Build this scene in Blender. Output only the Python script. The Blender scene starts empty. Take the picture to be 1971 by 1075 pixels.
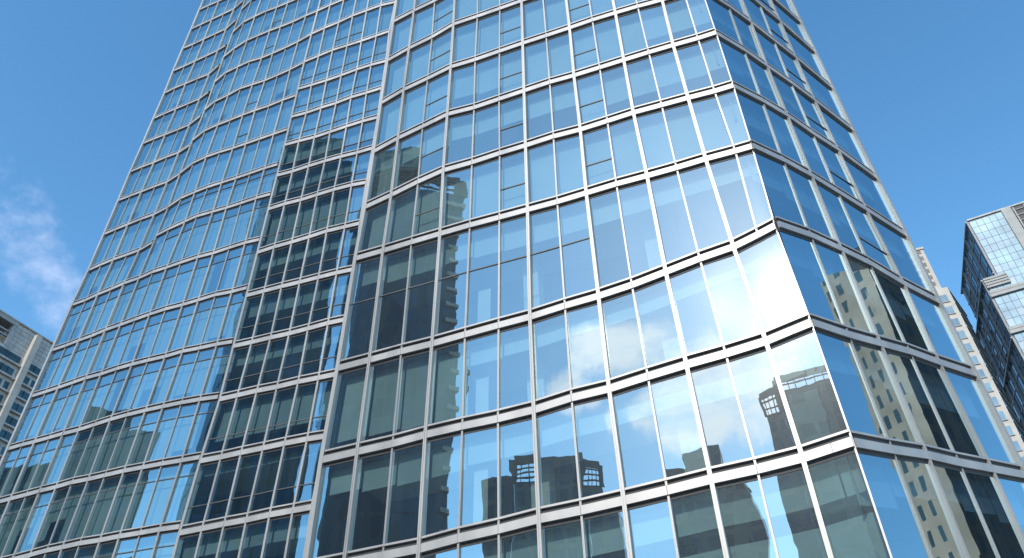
# Glass curtain-wall tower seen from the street, built in metres: ground at z = 0, viewer at the origin.
import bpy, math, random
from mathutils import Vector, Matrix, noise

R = math.radians
sc = bpy.context.scene
col = sc.collection
rnd = random.Random(7)

WALLS = {
 'M1': dict(p0=(-3.444,28.007), az=-22.5,
  u=[[-4.6,-2.99,-1.43,0.16],
   [-4.6,-2.99,-1.43,0.16],
   [-4.6,-2.99,-1.43,0.16],
   [-4.63,-3.04,-1.4,0.16],
   [-4.66,-3.08,-1.47,0.13],
   [-4.69,-3.09,-1.54,0.07],
   [-4.74,-3.11,-1.53,0.01],
   [-4.88,-3.22,-1.62,0.02],
   [-4.97,-3.26,-1.66,-0.08],
   [-5.11,-3.33,-1.69,-0.15],
   [-5.11,-3.33,-1.69,-0.15],
   [-5.11,-3.33,-1.69,-0.15],
   [-5.11,-3.33,-1.69,-0.15]],
  z=[[58.73,59.03,59.19,59.69],
   [54.33,54.63,54.79,55.29],
   [49.93,50.23,50.39,50.89],
   [45.37,45.79,46.01,46.49],
   [40.9,41.39,41.59,41.86],
   [36.41,36.82,37.06,37.34],
   [31.87,32.12,32.44,32.65],
   [28.21,28.13,28.09,28.03],
   [21.54,21.51,21.5,21.45],
   [16.99,16.98,16.96,17.01],
   [12.36,12.36,12.37,12.37],
   [7.96,7.96,7.97,7.97],
   [3.56,3.56,3.57,3.57]]),
 'M': dict(p0=(10.582,22.340), az=-22.0,
  u=[[-14.97,-13.3,-11.74,-10.24,-8.86,-7.41,-6.06,-4.7,-3.44,-2.08,-0.88,0.03],
   [-14.97,-13.3,-11.74,-10.24,-8.86,-7.41,-6.06,-4.7,-3.44,-2.08,-0.88,0.03],
   [-14.97,-13.3,-11.74,-10.24,-8.86,-7.41,-6.06,-4.7,-3.44,-2.08,-0.88,0.03],
   [-14.97,-13.3,-11.74,-10.24,-8.86,-7.41,-6.06,-4.7,-3.44,-2.08,-0.88,0.03],
   [-15,-13.4,-11.81,-10.3,-8.86,-7.41,-6.06,-4.7,-3.44,-2.08,-0.88,0.03],
   [-15.06,-13.41,-11.88,-10.36,-8.88,-7.48,-6.06,-4.73,-3.41,-2.13,-0.88,0.03],
   [-15.12,-13.47,-11.89,-10.42,-8.92,-7.48,-6.09,-4.75,-3.37,-2.09,-0.86,0.01],
   [-15.11,-13.52,-11.95,-10.47,-9,-7.55,-6.12,-4.68,-3.35,-2.04,-0.76,-0.05],
   [-15.21,-13.64,-12.05,-10.58,-9.03,-7.54,-6.12,-4.67,-3.26,-1.89,-0.88,-0.16],
   [-15.28,-13.66,-12.12,-10.59,-9.06,-7.55,-6.05,-4.57,-3.13,-1.67,-0.71,-0.02],
   [-15.28,-13.71,-12.13,-10.58,-9.04,-7.49,-5.99,-4.5,-3.01,-1.55,-0.62,0.04],
   [-15.28,-13.71,-12.13,-10.58,-9.04,-7.49,-5.99,-4.5,-3.01,-1.55,-0.62,0.04],
   [-15.28,-13.71,-12.13,-10.58,-9.04,-7.49,-5.99,-4.5,-3.01,-1.55,-0.62,0.04]],
  z=[[59.69,59.51,59.38,59.27,59.15,59.02,58.9,58.77,58.66,58.54,58.43,58.35],
   [55.29,55.11,54.98,54.87,54.75,54.62,54.5,54.37,54.26,54.14,54.03,53.95],
   [50.89,50.71,50.58,50.47,50.35,50.22,50.1,49.97,49.86,49.74,49.63,49.55],
   [46.49,46.31,46.18,46.07,45.95,45.82,45.7,45.57,45.46,45.34,45.23,45.15],
   [41.86,41.65,41.57,41.48,41.35,41.24,41.17,41.01,40.83,40.57,40.47,40.39],
   [37.34,37.07,37.02,36.96,36.9,36.72,36.61,36.52,36.41,36.28,36.12,36.07],
   [32.65,32.51,32.49,32.41,32.38,32.21,32.17,32.14,32,31.88,31.73,31.69],
   [28.03,27.98,27.88,27.8,27.71,27.69,27.67,27.58,27.52,27.5,27.42,27.4],
   [21.45,21.47,21.48,21.47,21.56,21.59,21.69,21.89,22.09,22.21,22.48,22.7],
   [17.01,17.01,16.97,16.99,17.13,17.14,17.28,17.39,17.46,17.58,17.77,17.9],
   [12.37,12.49,12.54,12.64,12.66,12.72,12.79,12.88,12.92,13.01,13.14,13.23],
   [7.97,8.09,8.14,8.24,8.26,8.32,8.39,8.48,8.52,8.61,8.74,8.83],
   [3.57,3.69,3.74,3.84,3.86,3.92,3.99,4.08,4.12,4.21,4.34,4.43]]),
 'R': dict(p0=(10.582,22.340), az=34.0,
  u=[[0.05,2.1,3.73,5.63,7.16,9.82],
   [0.05,2.1,3.73,5.63,7.16,9.82],
   [0.05,2.1,3.73,5.63,7.16,9.82],
   [0.05,2.1,3.73,5.63,7.16,9.88],
   [0.05,2.1,3.73,5.54,7.15,9.96],
   [0.05,2.05,3.63,5.48,7.18,10.06],
   [0.01,2.02,3.73,5.56,7.38,10.24],
   [-0.09,1.96,3.79,5.64,7.57,10.51],
   [-0.13,1.95,3.87,5.83,8.03,10.63],
   [-0.04,2.07,4.02,6.09,8.09,10.88],
   [0.07,2.18,4.21,6.29,8.5,11.05],
   [0.07,2.18,4.21,6.29,8.5,11.05],
   [0.07,2.18,4.21,6.29,8.5,11.05]],
  z=[[58.35,57.14,56.56,55.89,55.34,54.39],
   [53.95,52.74,52.16,51.49,50.94,49.99],
   [49.55,48.34,47.76,47.09,46.54,45.59],
   [45.15,45.12,44.54,43.86,43.44,42.37],
   [40.39,40.48,40.34,39.98,39.68,38.8],
   [36.07,36.24,36.1,36,35.74,35.12],
   [31.69,32.01,32.08,31.87,31.81,31.33],
   [27.4,27.7,27.79,27.71,27.62,27.4],
   [22.7,23.12,23.29,23.39,23.24,23.3],
   [17.9,18.17,18.51,18.87,19.08,19.46],
   [13.23,13.55,13.9,14.15,14.48,14.85],
   [8.83,9.15,9.5,9.75,10.08,10.45],
   [4.43,4.75,5.1,5.35,5.68,6.05]]),
 'C': dict(p0=(-9.201,34.436), az=-20.5,
  u=[[-7.76,-6.51,-5.14,-3.82,-2.49,-1.14,0.22],
   [-7.76,-6.51,-5.14,-3.82,-2.49,-1.14,0.22],
   [-7.76,-6.51,-5.14,-3.82,-2.49,-1.14,0.22],
   [-7.76,-6.51,-5.14,-3.82,-2.49,-1.14,0.22],
   [-7.76,-6.42,-5.13,-3.76,-2.45,-1.1,0.06],
   [-7.7,-6.44,-5.08,-3.75,-2.38,-1.14,0.16],
   [-7.64,-6.29,-5,-3.71,-2.45,-1.14,0.11],
   [-7.58,-6.35,-5.01,-3.72,-2.38,-1.07,0.13],
   [-7.58,-6.28,-4.97,-3.66,-2.37,-1.09,0.08],
   [-7.57,-6.28,-4.99,-3.74,-2.46,-1.13,-0.02],
   [-7.56,-6.3,-4.98,-3.69,-2.42,-1.11,-0.05],
   [-7.55,-6.27,-5.01,-3.72,-2.41,-1.16,0.07],
   [-7.56,-6.28,-4.99,-3.72,-2.48,-1.18,-0.04],
   [-7.56,-6.39,-5.12,-3.82,-2.48,-1.22,-0.07],
   [-7.82,-6.5,-5.25,-3.91,-2.62,-1.29,-0.27],
   [-7.95,-6.6,-5.31,-4.03,-2.72,-1.43,-0.4],
   [-7.95,-6.6,-5.31,-4.03,-2.72,-1.43,-0.4],
   [-7.95,-6.6,-5.31,-4.03,-2.72,-1.43,-0.4],
   [-7.95,-6.6,-5.31,-4.03,-2.72,-1.43,-0.4]],
  z=[[71.25,71.39,71.44,71.63,71.59,71.53,71.16],
   [67.65,67.79,67.84,68.03,67.99,67.93,67.56],
   [64.05,64.19,64.24,64.43,64.39,64.33,63.96],
   [60.45,60.59,60.64,60.83,60.79,60.73,60.36],
   [56.41,56.49,56.57,56.43,56.31,56.24,56.19],
   [52.74,52.59,52.46,52.42,52.44,52.35,52.14],
   [49.25,49.06,49.05,48.95,49.02,48.89,48.8],
   [45.97,45.84,45.66,45.64,45.63,45.58,45.44],
   [42.7,42.56,42.56,42.51,42.41,42.25,42.19],
   [39.35,39.35,39.22,39.21,39.19,39.08,38.87],
   [35.41,35.45,35.4,35.39,35.43,35.31,35.22],
   [31.86,31.81,31.77,31.69,31.64,31.58,31.47],
   [28.08,28.01,27.97,27.9,27.89,27.9,27.82],
   [24.51,24.48,24.46,24.38,24.37,24.3,24.25],
   [20.84,20.79,20.79,20.76,20.75,20.71,20.64],
   [17,17,17.01,16.99,17.02,17,16.99],
   [13.4,13.4,13.41,13.39,13.42,13.4,13.39],
   [9.8,9.8,9.81,9.79,9.82,9.8,9.79],
   [6.2,6.2,6.21,6.19,6.22,6.2,6.19]]),
 'B': dict(p0=(-16.377,37.119), az=-21.0,
  u=[[-9.72,-8.83,-7.57,-6.33,-5.16,-3.95,-2.75,-1.31,-0.18],
   [-9.72,-8.83,-7.57,-6.33,-5.16,-3.95,-2.75,-1.31,-0.18],
   [-9.73,-8.79,-7.57,-6.33,-5.16,-3.95,-2.75,-1.31,-0.18],
   [-9.71,-8.73,-7.5,-6.34,-5.09,-3.92,-2.56,-1.31,-0.18],
   [-9.67,-8.71,-7.46,-6.32,-5,-3.88,-2.59,-1.39,-0.1],
   [-9.59,-8.73,-7.47,-6.33,-5.07,-3.82,-2.63,-1.4,-0.15],
   [-9.71,-8.69,-7.46,-6.28,-5.06,-3.89,-2.59,-1.27,-0.07],
   [-9.71,-8.7,-7.52,-6.25,-4.98,-3.79,-2.55,-1.27,-0.05],
   [-9.63,-8.62,-7.4,-6.27,-5,-3.71,-2.52,-1.24,-0.12],
   [-9.74,-8.75,-7.36,-6.4,-4.96,-3.78,-2.56,-1.27,-0.07],
   [-9.89,-8.79,-7.6,-6.46,-5,-3.7,-2.45,-1.16,-0.02],
   [-9.98,-8.83,-7.64,-6.4,-4.99,-3.77,-2.48,-1.16,-0.03],
   [-10.06,-8.85,-7.64,-6.43,-5.07,-3.77,-2.5,-1.21,-0.06],
   [-10.15,-9,-7.82,-6.63,-5.25,-3.98,-2.68,-1.35,-0.07],
   [-10.23,-9.13,-7.89,-6.75,-5.39,-4.09,-2.81,-1.45,-0.25],
   [-10.24,-9.15,-8.03,-6.9,-5.5,-4.23,-2.92,-1.65,-0.39],
   [-10.24,-9.15,-8.03,-6.9,-5.5,-4.23,-2.92,-1.65,-0.39],
   [-10.24,-9.15,-8.03,-6.9,-5.5,-4.23,-2.92,-1.65,-0.39],
   [-10.24,-9.15,-8.03,-6.9,-5.5,-4.23,-2.92,-1.65,-0.39]],
  z=[[74.05,75.19,75.35,75.52,75.67,75.83,75.99,76.17,76.32],
   [70.45,71.59,71.75,71.92,72.07,72.23,72.39,72.57,72.72],
   [66.5,67.67,67.87,67.98,67.87,67.87,67.86,68.05,68.2],
   [62.55,63.34,63.89,63.93,63.96,63.88,63.87,64.02,64.03],
   [58.77,59.64,59.84,59.96,59.74,59.77,59.89,60.05,60.45],
   [54.93,55.62,55.8,56.12,56,55.87,55.94,56.07,56.35],
   [51.03,51.77,51.92,51.93,51.99,51.98,51.9,51.97,51.93],
   [47.11,47.85,48.05,48.03,47.91,47.89,47.87,47.84,47.8],
   [43.4,43.94,44.08,44.14,44.09,44.04,44.02,44.02,43.94],
   [40.55,40.8,41.02,41.18,41.08,41,40.97,40.97,40.87],
   [36.57,36.76,36.75,36.8,36.81,36.7,36.72,36.72,36.59],
   [32.61,32.69,32.76,32.8,32.73,32.72,32.73,32.57,32.52],
   [28.81,28.88,28.89,28.85,28.77,28.79,28.67,28.59,28.45],
   [24.93,25,25.08,25.1,25.08,25.03,24.97,24.86,24.71],
   [21.33,21.39,21.34,21.34,21.34,21.28,21.23,21.14,21.08],
   [17.48,17.54,17.54,17.56,17.5,17.49,17.44,17.41,17.34],
   [13.88,13.94,13.94,13.96,13.9,13.89,13.84,13.81,13.74],
   [10.28,10.34,10.34,10.36,10.3,10.29,10.24,10.21,10.14],
   [6.68,6.74,6.74,6.76,6.7,6.69,6.64,6.61,6.54]]),
 'FO': dict(p0=(-25.572,40.648), az=-27.0,
  u=[[-1.09,-0.06],
   [-1.09,-0.06],
   [-1.09,-0.06],
   [-1.13,-0.1],
   [-1.11,-0.22],
   [-1.03,-0.09],
   [-1.04,-0.15],
   [-1.05,0.05],
   [-1.06,0.12],
   [-1.07,0.18],
   [-1.12,0.26],
   [-1.25,-0.04],
   [-1.53,-0.05],
   [-1.58,-0.15],
   [-1.67,-0.24],
   [-1.77,-0.36],
   [-1.86,-0.45],
   [-1.89,-0.46],
   [-1.89,-0.46],
   [-1.89,-0.46],
   [-1.89,-0.46]],
  z=[[78.72,79.35],
   [75.12,75.75],
   [71.52,72.15],
   [68.01,68.7],
   [64.45,64.57],
   [60.76,61.43],
   [57.19,57.51],
   [53.7,54.19],
   [50.2,50.46],
   [46.78,47.04],
   [43.26,43.36],
   [39.7,39.91],
   [36.73,36.58],
   [32.73,32.63],
   [29,28.84],
   [25.09,24.96],
   [21.46,21.36],
   [17.53,17.5],
   [13.93,13.9],
   [10.33,10.3],
   [6.73,6.7]]),
 'A': dict(p0=(-26.755,41.251), az=-23.0,
  u=[[-5.09,-3.9,-2.59,-1.08,0.21],
   [-5.09,-3.9,-2.59,-1.08,0.21],
   [-5.09,-3.9,-2.59,-1.08,0.21],
   [-5.02,-3.83,-2.5,-1.08,0.21],
   [-5.01,-3.78,-2.43,-1.05,0.17],
   [-4.99,-3.7,-2.4,-1.08,0.19],
   [-4.83,-3.72,-2.44,-1.09,0.27],
   [-4.83,-3.63,-2.34,-1,0.25],
   [-4.79,-3.58,-2.36,-0.95,0.25],
   [-4.83,-3.59,-2.33,-1.02,0.24],
   [-4.76,-3.6,-2.39,-1.04,0.23],
   [-4.73,-3.58,-2.41,-1.09,0.19],
   [-4.71,-3.6,-2.39,-1.13,0.07],
   [-4.86,-3.63,-2.54,-1.37,-0.18],
   [-4.9,-3.65,-2.52,-1.38,-0.23],
   [-4.97,-3.76,-2.64,-1.38,-0.3],
   [-5.02,-3.86,-2.75,-1.56,-0.4],
   [-5.02,-3.86,-2.78,-1.56,-0.48],
   [-5.02,-3.86,-2.78,-1.56,-0.5],
   [-5.02,-3.86,-2.78,-1.56,-0.5],
   [-5.02,-3.86,-2.78,-1.56,-0.5],
   [-5.02,-3.86,-2.78,-1.56,-0.5]],
  z=[[82.29,82.24,82.14,82.05,81.98],
   [78.69,78.64,78.54,78.45,78.38],
   [75.09,75.04,74.94,74.85,74.78],
   [71.51,71.5,71.5,71.51,71.56],
   [68.13,68.01,68.05,68.07,68.04],
   [64.43,64.38,64.42,64.45,64.49],
   [60.92,61.04,60.96,60.92,60.81],
   [57.27,57.31,57.29,57.24,57.23],
   [53.89,53.89,53.81,53.75,53.74],
   [50.34,50.36,50.29,50.32,50.23],
   [46.93,46.92,46.88,46.86,46.81],
   [43.22,43.27,43.31,43.33,43.28],
   [39.57,39.69,39.75,39.72,39.71],
   [36.38,36.38,36.53,36.59,36.71],
   [32.49,32.49,32.57,32.59,32.7],
   [28.89,28.88,28.9,28.94,28.98],
   [25.13,25.13,25.09,25.07,25.07],
   [21.42,21.42,21.42,21.42,21.43],
   [17.49,17.5,17.5,17.5,17.51],
   [13.89,13.9,13.9,13.9,13.91],
   [10.29,10.3,10.3,10.3,10.31],
   [6.69,6.7,6.7,6.7,6.71]]),
}

# ------------------------------------------------------------------ helpers
def tag(o, label=None, cat=None, group=None, kind=None):
    if label: o['label'] = label
    if cat: o['category'] = cat
    if group: o['group'] = group
    if kind: o['kind'] = kind
    return o

def empty(name, loc, parent=None):
    o = bpy.data.objects.new(name, None); col.objects.link(o)
    o.location = loc; o.empty_display_size = 0.5
    if parent: o.parent = parent
    return o

class MB:
    """collects faces in world coordinates, then becomes ONE mesh object"""
    def __init__(s): s.v = []; s.f = []; s.m = []; s.uv = []; s.sm = []
    def face(s, pts, mat=0, uv=None, smooth=False):
        i = len(s.v); s.v += [tuple(p) for p in pts]
        s.f.append(tuple(range(i, i + len(pts)))); s.m.append(mat)
        s.uv.append(uv or [(0, 0)] * len(pts)); s.sm.append(smooth)
    def hexa(s, a, b, mat=0):
        """a, b: two rings of four points"""
        i = len(s.v); s.v += [tuple(p) for p in a] + [tuple(p) for p in b]
        q = [(0,3,2,1),(4,5,6,7),(0,1,5,4),(1,2,6,5),(2,3,7,6),(3,0,4,7)]
        for t in q:
            s.f.append(tuple(i + k for k in t)); s.m.append(mat); s.uv.append([(0,0)]*4); s.sm.append(False)
    def bar(s, p, q, n, w, d0, d1, mat=0, off=0.0):
        """bar from p to q, w wide across, from d0 to d1 along the outward normal n"""
        p, q, n = Vector(p), Vector(q), Vector(n)
        side = (q - p).cross(n).normalized()
        c = lambda o: [o + side*(off - w/2) + n*d0, o + side*(off + w/2) + n*d0, o + side*(off + w/2) + n*d1, o + side*(off - w/2) + n*d1]
        s.hexa(c(p), c(q), mat)
    def box(s, x0, x1, y0, y1, z0, z1, mat=0, M=None):
        pts = [Vector((x, y, z)) for z in (z0, z1) for x, y in ((x0,y0),(x1,y0),(x1,y1),(x0,y1))]
        if M is not None: pts = [M @ p for p in pts]
        s.hexa(pts[:4], pts[4:], mat)
    def build(s, name, mats, parent=None):
        me = bpy.data.meshes.new(name)
        org = parent_org(parent)
        me.from_pydata([(x-org[0], y-org[1], z-org[2]) for x, y, z in s.v], [], s.f)
        for m in (mats if isinstance(mats, (list, tuple)) else [mats]): me.materials.append(m)
        uvl = me.uv_layers.new(name='wall')
        k = 0
        for pi, p in enumerate(me.polygons):
            p.material_index = s.m[pi]; p.use_smooth = s.sm[pi]
            for li, t in zip(p.loop_indices, s.uv[pi]): uvl.data[li].uv = t
        me.validate(); me.update()
        o = bpy.data.objects.new(name, me); col.objects.link(o)
        if parent: o.parent = parent
        return o

def parent_org(o):
    x = Vector((0, 0, 0))
    while o is not None:
        x += o.location; o = o.parent
    return x

# ------------------------------------------------------------------ materials
def new_mat(name):
    m = bpy.data.materials.new(name); m.use_nodes = True
    nt = m.node_tree; nt.nodes.clear()
    return m, nt, nt.nodes, nt.links

def out(nt, sock):
    o = nt.nodes.new('ShaderNodeOutputMaterial'); nt.links.new(sock, o.inputs['Surface'])

def pbr(name, color, rough=0.6, metal=0.0, var=0.12, scale=1.5, spec=0.4, streak=False):
    m, nt, N, L = new_mat(name)
    b = N.new('ShaderNodeBsdfPrincipled')
    b.inputs['Metallic'].default_value = metal
    b.inputs['Specular IOR Level'].default_value = spec
    g = N.new('ShaderNodeNewGeometry')
    mp = N.new('ShaderNodeMapping'); L.new(g.outputs['Position'], mp.inputs['Vector'])
    mp.inputs['Scale'].default_value = (scale, scale, scale*(0.15 if streak else 1))
    n = N.new('ShaderNodeTexNoise'); n.inputs['Scale'].default_value = 1.0; n.inputs['Detail'].default_value = 5
    L.new(mp.outputs['Vector'], n.inputs['Vector'])
    r = N.new('ShaderNodeMapRange'); L.new(n.outputs['Fac'], r.inputs['Value'])
    r.inputs['From Min'].default_value = 0.3; r.inputs['From Max'].default_value = 0.7
    r.inputs['To Min'].default_value = 1 - var; r.inputs['To Max'].default_value = 1 + var
    mx = N.new('ShaderNodeMix'); mx.data_type = 'RGBA'; mx.blend_type = 'MULTIPLY'
    mx.inputs['Factor'].default_value = 1.0
    mx.inputs['A'].default_value = (*color, 1)
    cc = N.new('ShaderNodeCombineColor')
    for k in ('Red', 'Green', 'Blue'): L.new(r.outputs['Result'], cc.inputs[k])
    L.new(cc.outputs['Color'], mx.inputs['B'])
    L.new(mx.outputs['Result'], b.inputs['Base Color'])
    r2 = N.new('ShaderNodeMapRange'); L.new(n.outputs['Fac'], r2.inputs['Value'])
    r2.inputs['To Min'].default_value = max(0.05, rough - 0.12); r2.inputs['To Max'].default_value = min(1, rough + 0.12)
    L.new(r2.outputs['Result'], b.inputs['Roughness'])
    out(nt, b.outputs['BSDF'])
    return m

def glass(name, base=0.55, tint=(0.40, 0.50, 0.49), refl=(0.90, 0.96, 1.0), haze=0.02, haze2=0.004, wave=0.006, dirt=0.03, haze3=0.0):
    """coated facade glass: mirror coat over tinted see-through pane, slightly wavy, a little dust on it"""
    m, nt, N, L = new_mat(name)
    g = N.new('ShaderNodeNewGeometry')
    mp = N.new('ShaderNodeMapping'); L.new(g.outputs['Position'], mp.inputs['Vector'])
    mp.inputs['Scale'].default_value = (1.0, 1.0, 0.55)
    n = N.new('ShaderNodeTexNoise'); n.inputs['Scale'].default_value = 1.1; n.inputs['Detail'].default_value = 1.5
    L.new(mp.outputs['Vector'], n.inputs['Vector'])
    bp = N.new('ShaderNodeBump'); bp.inputs['Strength'].default_value = 1.0; bp.inputs['Distance'].default_value = wave
    L.new(n.outputs['Fac'], bp.inputs['Height'])
    lw = N.new('ShaderNodeLayerWeight'); lw.inputs['Blend'].default_value = 0.5
    pw = N.new('ShaderNodeMath'); pw.operation = 'POWER'; L.new(lw.outputs['Facing'], pw.inputs[0]); pw.inputs[1].default_value = 3.0
    ma = N.new('ShaderNodeMath'); ma.operation = 'MULTIPLY_ADD'; L.new(pw.outputs[0], ma.inputs[0])
    ma.inputs[1].default_value = 1 - base; ma.inputs[2].default_value = base
    def gl(rough, c):
        x = N.new('ShaderNodeBsdfGlossy'); x.inputs['Roughness'].default_value = rough; x.inputs['Color'].default_value = (*c, 1)
        return x
    oi = N.new('ShaderNodeUVMap'); oi.uv_map = 'wall'; osx = N.new('ShaderNodeSeparateXYZ'); L.new(oi.outputs['UV'], osx.inputs[0]); orr = N.new('ShaderNodeMapRange'); L.new(osx.outputs['X'], orr.inputs['Value'])
    orr.inputs['To Min'].default_value = 0.88; orr.inputs['To Max'].default_value = 1.07
    om = N.new('ShaderNodeMath'); om.operation = 'MULTIPLY'; L.new(ma.outputs[0], om.inputs[0]); L.new(orr.outputs['Result'], om.inputs[1]); ma = om
    sharp = gl(0.0, refl); L.new(bp.outputs['Normal'], sharp.inputs['Normal'])
    h1 = gl(0.145, (1, 0.98, 0.95)); h2 = gl(0.34, (0.90, 0.97, 1.0)); h3 = gl(0.58, (0.80, 0.93, 1.0))
    m1 = N.new('ShaderNodeMixShader'); m1.inputs[0].default_value = haze
    L.new(sharp.outputs[0], m1.inputs[1]); L.new(h1.outputs[0], m1.inputs[2])
    m2 = N.new('ShaderNodeMixShader'); m2.inputs[0].default_value = haze2
    L.new(m1.outputs[0], m2.inputs[1]); L.new(h2.outputs[0], m2.inputs[2])
    m2b = N.new('ShaderNodeMixShader'); m2b.inputs[0].default_value = haze3
    L.new(m2.outputs[0], m2b.inputs[1]); L.new(h3.outputs[0], m2b.inputs[2]); m2 = m2b
    tr = N.new('ShaderNodeBsdfTransparent'); tr.inputs['Color'].default_value = (*tint, 1)
    m3 = N.new('ShaderNodeMixShader'); L.new(ma.outputs[0], m3.inputs[0])
    L.new(tr.outputs[0], m3.inputs[1]); L.new(m2.outputs[0], m3.inputs[2])
    # faint dust film
    df = N.new('ShaderNodeBsdfDiffuse'); df.inputs['Color'].default_value = (0.42, 0.50, 0.55, 1)
    n2 = N.new('ShaderNodeTexNoise'); n2.inputs['Scale'].default_value = 1.0; n2.inputs['Detail'].default_value = 6
    mp2 = N.new('ShaderNodeMapping'); mp2.inputs['Scale'].default_value = (3.2, 3.2, .35); L.new(g.outputs['Position'], mp2.inputs['Vector']); L.new(mp2.outputs['Vector'], n2.inputs['Vector'])
    r = N.new('ShaderNodeMapRange'); L.new(n2.outputs['Fac'], r.inputs['Value'])
    r.inputs['From Min'].default_value = 0.35; r.inputs['From Max'].default_value = 0.75
    r.inputs['To Min'].default_value = dirt*0.4; r.inputs['To Max'].default_value = dirt*1.6
    m4 = N.new('ShaderNodeMixShader'); L.new(r.outputs['Result'], m4.inputs[0])
    L.new(m3.outputs[0], m4.inputs[1]); L.new(df.outputs[0], m4.inputs[2])
    out(nt, m4.outputs[0])
    return m

def dark_glass(name, color, rough=0.04, var=0.5, spec=0.8, cell=(1.5, 3.2), metal=0.0):
    """opaque-looking window glass whose panes differ a little in tone (uv in metres)"""
    m, nt, N, L = new_mat(name)
    b = N.new('ShaderNodeBsdfPrincipled'); b.inputs['Roughness'].default_value = rough
    b.inputs['Specular IOR Level'].default_value = spec; b.inputs['Metallic'].default_value = metal
    g = N.new('ShaderNodeNewGeometry')
    wn = N.new('ShaderNodeTexNoise'); wn.inputs['Scale'].default_value = 0.23; wn.inputs['Detail'].default_value = 3
    L.new(g.outputs['Position'], wn.inputs['Vector'])
    rp = N.new('ShaderNodeMapRange'); L.new(wn.outputs['Fac'], rp.inputs['Value'])
    rp.inputs['From Min'].default_value = .3; rp.inputs['From Max'].default_value = .7
    rp.inputs['To Min'].default_value = 1 - var; rp.inputs['To Max'].default_value = 1 + var
    mx = N.new('ShaderNodeMix'); mx.data_type = 'RGBA'; mx.blend_type = 'MULTIPLY'; mx.inputs['Factor'].default_value = 1
    mx.inputs['A'].default_value = (*color, 1)
    cc = N.new('ShaderNodeCombineColor')
    for k in ('Red', 'Green', 'Blue'): L.new(rp.outputs['Result'], cc.inputs[k])
    L.new(cc.outputs['Color'], mx.inputs['B']); L.new(mx.outputs['Result'], b.inputs['Base Color'])
    n = N.new('ShaderNodeTexNoise'); n.inputs['Scale'].default_value = 0.8; L.new(g.outputs['Position'], n.inputs['Vector'])
    bp = N.new('ShaderNodeBump'); bp.inputs['Distance'].default_value = 0.01; L.new(n.outputs['Fac'], bp.inputs['Height'])
    L.new(bp.outputs['Normal'], b.inputs['Normal'])
    out(nt, b.outputs['BSDF'])
    return m

def facade(name, wall, win, bw, bh, mw, rough=0.15, spec=0.5):
    """wall with a regular grid of windows, uv in metres (buildings met only in reflections)"""
    m, nt, N, L = new_mat(name)
    uv = N.new('ShaderNodeUVMap'); uv.uv_map = 'wall'
    t = N.new('ShaderNodeTexBrick'); L.new(uv.outputs['UV'], t.inputs['Vector'])
    t.offset = 0.0; t.squash = 1.0
    t.inputs['Scale'].default_value = 1.0; t.inputs['Brick Width'].default_value = bw; t.inputs['Row Height'].default_value = bh
    t.inputs['Mortar Size'].default_value = mw; t.inputs['Mortar Smooth'].default_value = 0.05; t.inputs['Bias'].default_value = 0.0
    t.inputs['Color1'].default_value = (*win, 1); t.inputs['Color2'].default_value = (*[c*1.9 for c in win], 1)
    t.inputs['Mortar'].default_value = (*wall, 1)
    g = N.new('ShaderNodeNewGeometry')
    n = N.new('ShaderNodeTexNoise'); n.inputs['Scale'].default_value = 0.25; n.inputs['Detail'].default_value = 6
    L.new(g.outputs['Position'], n.inputs['Vector'])
    mr = N.new('ShaderNodeMapRange'); L.new(n.outputs['Fac'], mr.inputs['Value'])
    mr.inputs['From Min'].default_value = .3; mr.inputs['From Max'].default_value = .7
    mr.inputs['To Min'].default_value = .75; mr.inputs['To Max'].default_value = 1.2
    cc = N.new('ShaderNodeCombineColor')
    for k in ('Red', 'Green', 'Blue'): L.new(mr.outputs['Result'], cc.inputs[k])
    mx = N.new('ShaderNodeMix'); mx.data_type = 'RGBA'; mx.blend_type = 'MULTIPLY'; mx.inputs['Factor'].default_value = 1
    L.new(t.outputs['Color'], mx.inputs['A']); L.new(cc.outputs['Color'], mx.inputs['B'])
    b = N.new('ShaderNodeBsdfPrincipled'); L.new(mx.outputs['Result'], b.inputs['Base Color']); b.inputs['Specular IOR Level'].default_value = spec
    rr = N.new('ShaderNodeMapRange'); L.new(t.outputs['Fac'], rr.inputs['Value'])
    rr.inputs['To Min'].default_value = rough; rr.inputs['To Max'].default_value = 0.8
    L.new(rr.outputs['Result'], b.inputs['Roughness'])
    out(nt, b.outputs['BSDF'])
    return m

M_frame = pbr('champagne_aluminium', (0.40, 0.39, 0.375), 0.46, 0.45, 0.14, 0.9, streak=True)
M_frame_l = pbr('grey_aluminium', (0.47, 0.465, 0.455), 0.46, 0.3, 0.14, 0.9, streak=True)
M_dark = pbr('dark_gasket', (0.05, 0.05, 0.052), 0.6, 0.0, 0.2)
M_transom = pbr('dark_transom', (0.11, 0.115, 0.12), 0.5, 0.2, 0.15)
M_blind = pbr('roller_blind_cloth', (0.48, 0.60, 0.62), 0.9, 0, 0.10, 0.6, 0.1)
M_ceil = pbr('ceiling_board', (0.62, 0.64, 0.62), 0.9, 0, 0.06, 0.5, 0.1)
M_slab_edge = pbr('slab', (0.20, 0.21, 0.21), 0.9, 0, 0.1)
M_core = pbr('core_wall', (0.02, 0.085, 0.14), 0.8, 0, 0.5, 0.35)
M_pillar = pbr('white_pillar', (0.6, 0.64, 0.62), 0.8, 0, 0.06)
M_glass = glass('facade_glass', 0.47, (0.68, 0.80, 0.78), (0.75, 0.96, 0.95), haze=0.0075, haze2=0.015, wave=0.0024, haze3=0.020, dirt=0.016)
M_glass_r = glass('facade_glass_side', 0.50, (0.45, 0.60, 0.72), (0.66, 0.88, 0.96), haze=0.004, haze2=0.001, dirt=0.012, wave=0.0016)
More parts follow.
